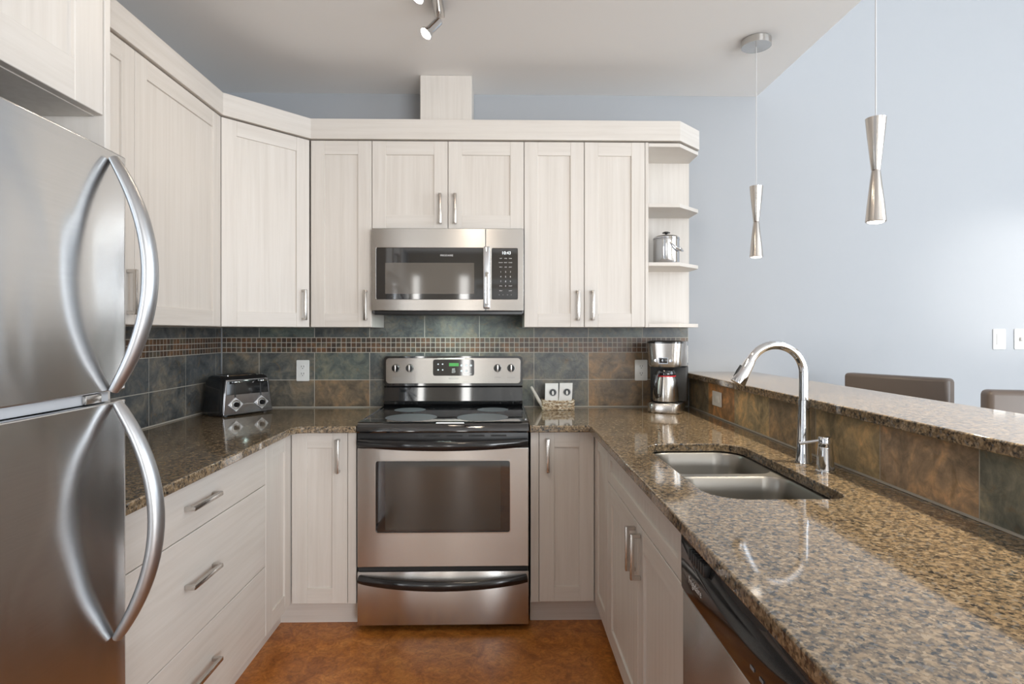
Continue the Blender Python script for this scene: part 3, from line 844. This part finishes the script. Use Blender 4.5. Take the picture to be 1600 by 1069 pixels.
u = t.part('upper_door', fdoor(1.207, 1.708), FRIDGE, bevel=.003, sharp=40)
t.part('handle', fhandle(1.208, 1.690, .075, HY), HANDLE, u)
l = t.part('lower_door', fdoor(0.055, 1.184), FRIDGE, bevel=.003, sharp=40)
t.part('handle', fhandle(0.690, 1.182, .081, HY + .012), HANDLE, l)
g = t.part('door_gasket', MB().box(-0.868, -0.822, FY0 + .02, FY1 - .055, 1.1855, 1.2055, .001, 0, WORLD), GREYPL)
t.part('hinge', MB().box(-0.8215, -0.812, FY1 - .135, FY1 - .09, 1.1865, 1.2050, .002, 0, WORLD), NICKEL, g)
t.part('base_grille', MB().box(-0.868, -0.84, FY0 + .01, FY1 - .01, 0.0, 0.05, .001, 0, WORLD), BLACKM)

# ------------------------------------------------------------------ dishwasher
FW = F((0.421, 0, 0), (0, 1, 0), (-1, 0, 0))
DY0, DY1 = 0.748, 1.360
t = Thing('dishwasher', 'dishwasher with black control console and stainless door in the peninsula', 'dishwasher', (0.74, 1.05, 0))
t.part('body', MB().box(0.46, 1.02, DY0 + .004, DY1 - .003, 0.03, 0.868), GREYBODY)
t.part('door', MB().box(DY0, DY1, -.036, 0, 0.115, 0.736, .003, 0, FW), STEEL)
t.part('toe_kick', MB().box(DY0, DY1, -.09, -.07, 0.0, 0.112, 0, 0, FW), BLACKM)
# console: a flat lower face and a hollowed pocket above it
A = []
for k in range(33):
    y = DY0 + (DY1 - DY0) * k / 32; s_ = max(0, 1 - abs(2 * k / 32 - 1) ** 2.2)
    zr = 0.853 - .052 * s_                                  # the ridge dips towards the middle
    A.append([FW.p(y, b, z) for b, z in ((-.036, .737), (0.0, .737), (.003, .745), (.004, zr - .006), (.0035, zr), (.0035 - .010 * s_, zr + .22 * (.862 - zr)), (.0035 - .017 * s_, zr + .6 * (.862 - zr)), (.0035 - .019 * s_, .8620), (.001, .8720), (-.036, .8720))])
m = MB().loft(A, 0, True, True, True)
co = t.part('control_console', m, BLACK, sharp=32)
for k in range(7):
    t.part('vent_louver', MB().box(1.2050 + k * .0155, 1.2135 + k * .0155, -.012, .0042, 0.826, 0.851, .001, 0, FW), BLACKM, co)
FWT = F((0.421, 0, 0), (0, -1, 0), (-1, 0, 0))
t.text('brand_lettering', 'Frigidaire', .022, FWT, -1.262, .0043, 0.783, PRINT, co)
for k in range(4): t.part('button', MB().box(0.86 + k * .035, 0.875 + k * .035, .004, .0050, 0.770, 0.776, .0004, 0, FW), GREYPRINT, co)
t.part('handle_pocket', MB().plate([(1.055 + .105 * math.cos(q), 0.848 + .016 * math.sin(q) * (1.2 if q > PI else .45)) for q in [2 * PI * k / 40 for k in range(40)]], -.026, -.0115, fr=FW), DARK, co)

# ------------------------------------------------------------------ toaster
tf = Vector((0.147, 0.213)).normalized()
trot = math.atan2(tf.y, tf.x)
t = Thing('toaster', 'black and chrome four-slot toaster with diamond dials in the counter corner', 'toaster', (-1.343, 2.890, CT1), trot, local=True)
# local: x along the front from its left end, -y out of the front
TW, TD, THH = 0.284, 0.195, 0.198
L = []
for z, ins, r_ in ((.006, .0, .02), (.025, -.002, .022), (.10, .004, .024), (.170, .012, .026), (.190, .022, .028), (.198, .036, .03)):
    L.append([(x, y, z) for x, y in rrect(ins, TW - ins, .012 + ins * .5, TD - ins * .5, r_, 5)])
t.part('body', MB().loft(L), BLACK, sharp=50)
for x in (.035, TW - .035):
    for y in (.04, TD - .03): t.part('foot', MB().lathe([(0, 0), (.012, 0), (.012, .0058), (0, .0058)], (x, y, 0), seg=12), BLACKM)
FT = F((0, 0, 0), (1, 0, 0), (0, -1, 0))
def tplate(outline, off, th):
    m = MB(); lo = []; hi = []
    for a, z in outline:
        y = .010 + (z - .016) / .17 * .012
        lo.append(m.bm.verts.new((a, y - off, z))); hi.append(m.bm.verts.new((a, y - off - th, z)))
    n = len(lo); m.bm.faces.new(lo); m.bm.faces.new(hi)
    for k in range(n): m.bm.faces.new((lo[k], lo[(k + 1) % n], hi[(k + 1) % n], hi[k]))
    return m
TOASTST = mat('toaster_satin_steel', (0.42, 0.42, 0.44), 0.16, 1.0)
fp = t.part('front_plate', tplate([(.008, .009), (TW - .008, .009), (TW - .028, .180), (.028, .180)], -.006, .008), TOASTST, bevel=.002)
TDIAL = mat('bright_dial_steel', (0.85, 0.85, 0.86), 0.28, 1.0)
for cx in (.072, TW - .072):
    t.part('lever_slot', tplate([(cx - .003, .075), (cx + .003, .075), (cx + .003, .165), (cx - .003, .165)], .0022, .0005), DARK, fp)
    lv = t.part('lever', MB().box(cx - .022, cx + .022, -.016, .012, .166, .173, .003), CHROME)
    di = t.part('dial_plate', tplate([(cx - .041, .057), (cx, .021), (cx + .041, .057), (cx, .093)], .0030, .004), TDIAL, fp, bevel=.0015)
    t.part('dial_ring', MB().lathe([(.016, .0005), (.016, .0025), (.024, .0025), (.024, .0005)], (cx, .0062, .057), (0, -1, 0), 24), NICKEL, di)
    t.part('dial', MB().lathe([(0, .016), (.010, .016), (.012, .013), (.013, .0), (0, 0)], (cx, .0055, .057), (0, -1, 0), 20), BLACK, di)
t.part('connecting_line', tplate([(.105, .054), (TW - .105, .054), (TW - .105, .058), (.105, .058)], .0024, .0008), NICKEL, fp)
tp = t.part('top_plate', MB().prism(rrect(.040, TW - .040, .034, TD - .034, .015), .1983, .2003), CHROME)
for k in range(4):
    x = .060 + k * .046
    t.part('bread_slot', MB().box(x, x + .022, .045, TD - .045, .2004, .2012), DARK, tp)

# ------------------------------------------------------------------ coffee maker
t = Thing('coffee_maker', 'stainless and black drip coffee maker with thermal carafe under the end shelves', 'coffee maker', (0.868, 3.085, CT1), math.radians(-24), local=True)
def rr3(x0, x1, y0, y1, z, r): return [(x, y, z) for x, y in rrect(x0, x1, y0, y1, r, 6)]
t.part('base', MB().loft([rr3(-.088, .088, -.088, .10, .002, .05), rr3(-.090, .090, -.090, .10, .008, .05), rr3(-.090, .090, -.090, .10, .044, .05), rr3(-.086, .086, -.086, .10, .050, .05)]), STEEL, sharp=50)
t.part('warming_plate', MB().lathe([(.0, .003), (.066, .003), (.068, .0003), (0, .0003)], (0, -.018, .050)), BLACKM)
m = MB().box(-.092, .100, .050, .112, .0505, .236, .008, 0, WORLD)
m.box(-.095, .060, .030, .112, .2362, .367, .008, 0, WORLD)
t.part('column', m, BLACKM)
tk = t.part('water_tank', MB().box(.0605, .100, .028, .112, .2365, .368, .006, 0, WORLD), TANK)
t.part('level_gauge', MB().box(.1002, .1015, .060, .068, .255, .345, .0003), WHITEPL, tk)
hd = t.part('brew_head', MB().loft([rr3(-.076, .076, -.076, .029, .2365, .045), rr3(-.084, .084, -.084, .029, .250, .048), rr3(-.084, .084, -.084, .029, .275, .048), rr3(-.091, .091, -.091, .029, .350, .05), rr3(-.091, .091, -.091, .029, .358, .05)]), STEEL, sharp=50)
t.part('lid', MB().loft([rr3(-.092, .092, -.092, .029, .3585, .05), rr3(-.092, .092, -.092, .029, .366, .05), rr3(-.080, .080, -.080, .020, .372, .045)]), BLACK)
FC = F((0, -.0845, 0), (1, 0, 0), (0, -1, 0))
sc_ = t.part('screen', MB().box(-.022, .018, .0006, .003, .258, .282, .001, 0, FC), GLASSBK, hd)
t.part('screen_frame', ring(MB(), rrect(-.026, .022, .254, .286, .003, 3), rrect(-.022, .018, .258, .282, .002, 3), .0006, .004, FC), CHROME, sc_)
for x in (-.040, .036): t.part('button', MB().lathe([(0, .004), (.007, .0035), (.0075, .0), (0, 0)], (x, -.0838, .270), (0, -1, 0), 16), CHROME, hd)
ca = t.part('carafe', MB().lathe([(0, .0005), (.056, .0005), (.064, .006), (.066, .02), (.066, .045), (.058, .110), (.050, .128), (.050, .132), (0, .132)], (0, -.018, .0535), seg=36), STEEL)
t.part('red_band', MB().lathe([(.0505, .1325), (.0515, .1325), (.0515, .1385), (.0505, .1385)], (0, -.018, .0535), seg=36), RED, ca)
t.part('carafe_lid', MB().lathe([(0, .139), (.051, .139), (.052, .152), (.046, .166), (0, .168)], (0, -.018, .0535), seg=36), BLACK, ca)
hp = [(-.046, -.040, .205), (-.075, -.058, .212), (-.098, -.068, .195), (-.104, -.070, .150), (-.098, -.068, .105), (-.085, -.060, .086), (-.066, -.050, .090)]
hp = [(x * .7071 - (y + .018) * .7071, -.018 + x * .7071 + (y + .018) * .7071, z) for x, y, z in hp]
t.part('carafe_handle', MB().tube(hp, [.009, .011, .011, .011, .010, .009, .008], 12), BLACK, ca)

# ------------------------------------------------------------------ basket and sachets
kx0, kx1, ky0, ky1 = 0.226, 0.392, 3.150, 3.225
t = Thing('basket', 'small woven wicker basket on the counter right of the range', 'basket', ((kx0 + kx1) / 2, 3.19, CT1))
m = MB()
nz = 6
for k in range(nz):
    z = CT1 + .0045 + k * .0086; o_ = .0012 if k % 2 else 0
    loop = [(x, y, z + .0016 * math.sin(i * 1.35 + k * PI)) for i, (x, y) in enumerate(rrect(kx0 - o_, kx1 + o_, ky0 - o_, ky1 + o_, .012, 4))]
    pts = []
    for i in range(len(loop)):
        a_, b_ = Vector(loop[i]), Vector(loop[(i + 1) % len(loop)])
        nseg = max(1, int((b_ - a_).length / .012))
        for j in range(nseg): 
            q_ = a_.lerp(b_, j / nseg); pts.append((q_.x, q_.y - .0018 * math.sin(len(pts) * PI + k * PI) , q_.z + .0014 * (1 if (len(pts) + k) % 2 else -1)))
    pts.append(pts[0])
    m.tube(pts, .0046, 8, caps=False)
m.box(kx0 + .003, kx1 - .003, ky0 + .003, ky1 - .003, CT1 + .0008, CT1 + .004)
t.part('weave', m, WICKER)
t.part('curved_handle', MB().tube([(kx0 + .004, 3.175, CT1 + .012), (kx0 - .018, 3.172, CT1 + .045), (kx0 - .042, 3.170, CT1 + .088), (kx0 - .062, 3.168, CT1 + .124)], [.0095, .0095, .0085, .006], 12), mat('pale_reed', (0.62, 0.58, 0.52), 0.5))
def sachet(x, y, w, label, tilt):
    t = Thing('coffee_sachet', label, 'sachet', (x, y, CT1 + .005), 0, 'coffee sachets in the wicker basket', local=True)
    Fs = F((0, 0, 0), (math.cos(tilt), 0, 0), (0, -1, 0))
    m = MB(); L = []
    for z, th in ((0.0, .001), (.006, .004), (.03, .0085), (.08, .009), (.118, .004), (.124, .0012), (.136, .0012)):
        L.append([(-w / 2 + math.sin(tilt) * z, -th, z), (0 + math.sin(tilt) * z, -th * 1.5, z), (w / 2 + math.sin(tilt) * z, -th, z), (w / 2 + math.sin(tilt) * z, th, z), (math.sin(tilt) * z, th * 1.5, z), (-w / 2 + math.sin(tilt) * z, th, z)])
    b_ = t.part('pouch', m.loft(L), PAPER, sharp=60)
    cx, cz = math.sin(tilt) * .088 + .006, .088
    Fe = F((0, -.0138, 0), (1, 0, 0), (0, -1, 0))
    c_ = t.part('emblem', MB().plate([(cx + .017 * math.cos(q), cz + .017 * math.sin(q)) for q in [2 * PI * k / 28 for k in range(28)]], 0.0, .0010, fr=Fe), EMBLEM, b_)
    m2 = MB(); ring(m2, [(cx + .0195 * math.cos(q), cz + .0195 * math.sin(q)) for q in [2 * PI * k / 28 for k in range(28)]], [(cx + .0180 * math.cos(q), cz + .0180 * math.sin(q)) for q in [2 * PI * k / 28 for k in range(28)]], 0.0, .0006, Fe)
    t.part('emblem_ring', m2, GREYPRINT, b_)
    m3 = MB().plate([(cx - .004, cz - .013), (cx + .004, cz - .013), (cx + .006, cz - .002), (cx + .003, cz + .006), (cx, cz + .010), (cx - .005, cz + .005), (cx - .006, cz - .003)], .0011, .0016, fr=Fe)
    t.part('emblem_figure', m3, PAPER, c_)
sachet(0.273, 3.178, .070, 'white coffee sachet standing in the basket, the one nearer the range', 0.02)
sachet(0.347, 3.195, .070, 'white coffee sachet standing in the basket, the one farther from the range', 0.06)

# ------------------------------------------------------------------ ice bucket
bx, by, bz = 0.872, 3.100, 1.6820
t = Thing('ice_bucket', 'polished steel ice bucket with lid on the open shelf', 'ice bucket', (bx, by, bz))
bd = t.part('body', MB().lathe([(0, .0005), (.066, .0005), (.068, .004), (.068, .128), (.070, .130), (.070, .134), (.060, .136), (0, .136)], (bx, by, bz), seg=40), mat('polished_bucket_steel', (0.66, 0.66, 0.67), 0.12, 1.0))
li = t.part('lid', MB().lathe([(0, .1365), (.069, .1365), (.069, .142), (.060, .151), (.030, .157), (0, .158)], (bx, by, bz), seg=40), CHROME)
t.part('lid_knob', MB().lathe([(0, .1583), (.006, .1583), (.006, .164), (.020, .167), (.021, .171), (.012, .176), (0, .177)], (bx, by, bz), seg=24), BLACK, li)
pts = []
for k in range(17):
    a = PI * k / 16
    pts.append((bx + .068 * math.cos(a) * .75 + .03, by - .060 * 1 - .02 * math.sin(a), bz + .095 - .05 * (k / 16) + .012 * math.sin(a)))
hb = [(bx + .004, by - .072, bz + .108), (bx + .014, by - .080, bz + .098), (bx + .032, by - .079, bz + .082), (bx + .052, by - .071, bz + .072), (bx + .072, by - .052, bz + .068), (bx + .082, by - .02, bz + .078), (bx + .078, by, bz + .09)]
t.part('carry_handle', MB().tube(hb, [.004, .0045, .0045, .0065, .0045, .004, .004], 10), CHROME)
for q in (hb[0], (bx + .072, by, bz + .09)): t.part('handle_mount', MB().lathe([(0, -.006), (.006, -.006), (.006, .004), (0, .004)], q, (q[0] - bx, q[1] - by, 0), 14), CHROME)

# ------------------------------------------------------------------ outlets and switches
def outlet(name, label, cat, fr, a, z, horizontal=False, kind='duplex', w=.070, h=.115, group=None):
    t = Thing(name, label, cat, fr.p(a, 0, z), 0, group)
    hw, hh = (h / 2, w / 2) if horizontal else (w / 2, h / 2)
    pl = t.part('cover_plate', MB().plate(rrect(a - hw, a + hw, z - hh, z + hh, .005, 4), .0005, .006, fr=fr), WHITEPL, bevel=.0015)
    if kind == 'duplex':
        for s_ in (-1, 1):
            c = z + s_ * .0195
            r_ = t.part('receptacle', MB().plate(rrect(a - .0165, a + .0165, c - .0135, c + .0135, .009, 5), .0062, .0078, fr=fr), WHITEPL, pl)
            m = MB()
            for q in (-.0062, .0062): m.box(a + q - .0011, a + q + .0011, .0079, .0084, c - .001, c + .008, 0, 0, fr)
            m.box(a - .002, a + .002, .0079, .0084, c - .009, c - .005, 0, 0, fr)
            t.part('socket_slots', m, DARK, r_)
    elif kind == 'blank':
        t.part('cover_insert', MB().box(a - .033, a + .033, .0062, .0075, z - .0165, z + .0165, .0005, 0, fr), WHITEPL, pl)
    elif kind == 'rocker':
        t.part('rocker', MB().box(a - .0165, a + .0165, .0062, .0100, z - .033, z + .033, .002, 0, fr), WHITEPL, pl)
    elif kind == 'dial':
        t.part('rocker', MB().box(a + .006, a + .039, .0062, .0100, z - .033, z + .033, .002, 0, fr), WHITEPL, pl)
        t.part('toggle', MB().box(a - .031, a - .021, .0062, .0200, z - .012, z + .012, .003, 0, fr), NICKEL, pl)
FTB = F((0, BW - .010, 0), (1, 0, 0), (0, -1, 0))
outlet('wall_outlet', 'white duplex wall outlet on the slate tile right of the toaster', 'outlet', FTB, -1.083, 1.119)
outlet('wall_outlet', 'white duplex wall outlet on the slate tile just left of the coffee maker', 'outlet', FTB, 0.779, 1.119)
outlet('wall_outlet', 'white horizontal outlet cover on the tiled bar riser behind the counter', 'outlet', F((1.046, 0, 0), (0, 1, 0), (-1, 0, 0)), 2.832, 1.008, True, 'blank')
FWB = F((0, BW, 0), (1, 0, 0), (0, -1, 0))
outlet('light_switch', 'single white rocker light switch on the blue wall above the stools', 'light switch', FWB, 2.805, 1.290, kind='rocker')
outlet('light_switch', 'wider double white light switch at the far end of the blue wall', 'light switch', FWB, 2.950, 1.290, kind='dial', w=.115)

# ------------------------------------------------------------------ bar stools
def stool(label, p0, d, w=0.44):
    """p0: top corner of the back on its left end, d: direction along the back; the seat is in front of it"""
    ang = math.atan2(d[1], d[0])
    t = Thing('bar_stool', label, 'stool', (p0[0], p0[1], 0), ang, 'brown leather bar stools behind the bar', local=True)
    zt = 1.128
    # local: x along the back, -y is the front (towards the bar)
    t.part('backrest', MB().box(0, w, -.035, .035, .80, zt, .018, 0, WORLD, 4), LEATHER)
    t.part('seat', MB().box(0, w, -.46, -.037, .675, .765, .022, 0, WORLD, 4), LEATHER)
    t.part('seat_frame', MB().box(.02, w - .02, -.44, .01, .630, .674, .003), DARKWOOD)
    for x in (.035, w - .035):
        t.part('back_post', MB().box(x - .016, x + .016, -.012, .014, .675, .799, .002), DARKWOOD)
        for y in (-.42, -.01):
            t.part('leg', MB().box(x - .019, x + .019, y - .019, y + .019, 0, .629, .003), DARKWOOD)
    m = MB()
    m.box(.055, w - .055, -.433, -.409, .22, .25, .002)
    t.part('footrest', m, DARKWOOD)
    m = MB()
    for x in (.035, w - .035): m.box(x - .011, x + .011, -.400, -.030, .28, .305, .002)
    t.part('side_stretcher', m, DARKWOOD)
stool('dark brown leather bar stool whose whole back top shows beyond the bar', (1.735, 2.93), (0.50, -0.86), 0.455)
stool('dark brown leather bar stool nearer the light switches, only its back corner showing', (1.70, 2.05), (0.95, -0.25), 0.455)

# ------------------------------------------------------------------ pendants
def pendant(x, y, label, canopy):
    z0, z1 = 1.667, 1.985
    t = Thing('pendant_lamp', label, 'pendant lamp', (x, y, z0), 0, 'hourglass pendant lamps over the bar')
    t.part('canopy', MB().lathe([(0, 0), (.064, 0), (.064, .030), (.062, .032), (0, .032)], (x, y, CZ - .0325), seg=40), STEEL)
    t.part('cord', MB().tube([(x, y, z1 - .012), (x, y, CZ - .033)], .0020, 8), CORD)
    zm = (z0 + z1) / 2 - .002
    sh = t.part('shade', MB().lathe([(.0240, z0 + .006), (.0275, z0), (.0292, z0 + .002), (.0245, z0 + .05), (.0130, zm - .004), (.0112, zm), (.0130, zm + .004), (.0245, z1 - .05), (.0292, z1), (.0285, z1 + .0005), (.026, z1 - .010), (0, z1 - .0115)], (x, y, 0), seg=40), SHADE, sharp=25)
    t.part('bulb', MB().lathe([(0, z0 - .0035), (.018, z0 - .003), (.0235, z0 + .0005), (.0235, z0 + .004), (0, z0 + .004)], (x, y, 0), seg=24), LED)
    l = bpy.data.lights.new('pendant_light', 'SPOT'); l.energy = 30; l.color = (1.0, 0.86, 0.64); l.spot_size = math.radians(125); l.spot_blend = 0.8; l.shadow_soft_size = .02
    o = bpy.data.objects.new('pendant_light', l); COL.objects.link(o); o.location = (x, y, z0 - .035)
SHADE = mat('brushed_pendant_steel', (0.56, 0.53, 0.50), 0.24, 1.0)
pendant(1.150, 2.640, 'brushed steel hourglass pendant lamp showing its round ceiling canopy, farther one', True)
pendant(1.150, 0.942, 'assumed brushed steel hourglass pendant lamp over the near end of the bar', True)  # assumed lamp out of view, added for the golden strip on the counter
pendant(1.150, 1.792, 'brushed steel hourglass pendant lamp nearer the viewer, hanging over the bar', True)

# ------------------------------------------------------------------ track light
t = Thing('track_light', 'satin metal ceiling track light with swivel spot heads over the kitchen', 'track light', (-0.25, 1.6, CZ - .05))
t.part('rail', MB().box(-0.268, -0.228, 0.85, 2.43, CZ - .030, CZ - .001, .003, 0, WORLD), NICKEL)
SPOTS = [(2.385, (-0.64, -0.22, -0.74)), (2.13, (-0.60, -0.28, -0.75)), (1.75, (0.60, 0.25, -0.75)), (1.35, (0.2, 0.75, -0.65)), (0.98, (0.5, 0.7, -0.6))]  # heads past the visible pair are assumed, out of view, added for more light
for hy, d in SPOTS:
    d = Vector(d).normalized(); j0 = Vector((-0.248, hy, CZ - .031)); j = j0 + Vector((0, 0, -.022))
    t.part('joint', MB().lathe([(0, 0), (.010, 0), (.010, .024), (0, .024)], j, (0, 0, 1), 14), NICKEL)
    hd = t.part('spot_head', MB().lathe([(0, -.018), (.015, -.018), (.0175, -.010), (.0175, .045), (.020, .050), (.0275, .062), (.0275, .066), (.020, .066), (0, .060)], j + d * .012 + Vector((0, 0, -.014)), d, 24), CHROME)
    c = j + d * .012 + Vector((0, 0, -.014))
    t.part('bulb', MB().lathe([(0, .079), (.012, .077), (.021, .071), (.0245, .0665), (0, .0665)], c, d, 22), BULB, hd)
    l = bpy.data.lights.new('track_spot', 'SPOT'); l.energy = 6; l.color = (1.0, 0.83, 0.64); l.spot_size = math.radians(130); l.spot_blend = 1.0; l.shadow_soft_size = .03
    o = bpy.data.objects.new('track_spot', l); COL.objects.link(o); o.location = c + d * .13
    o.rotation_euler = d.to_track_quat('-Z', 'Y').to_euler()
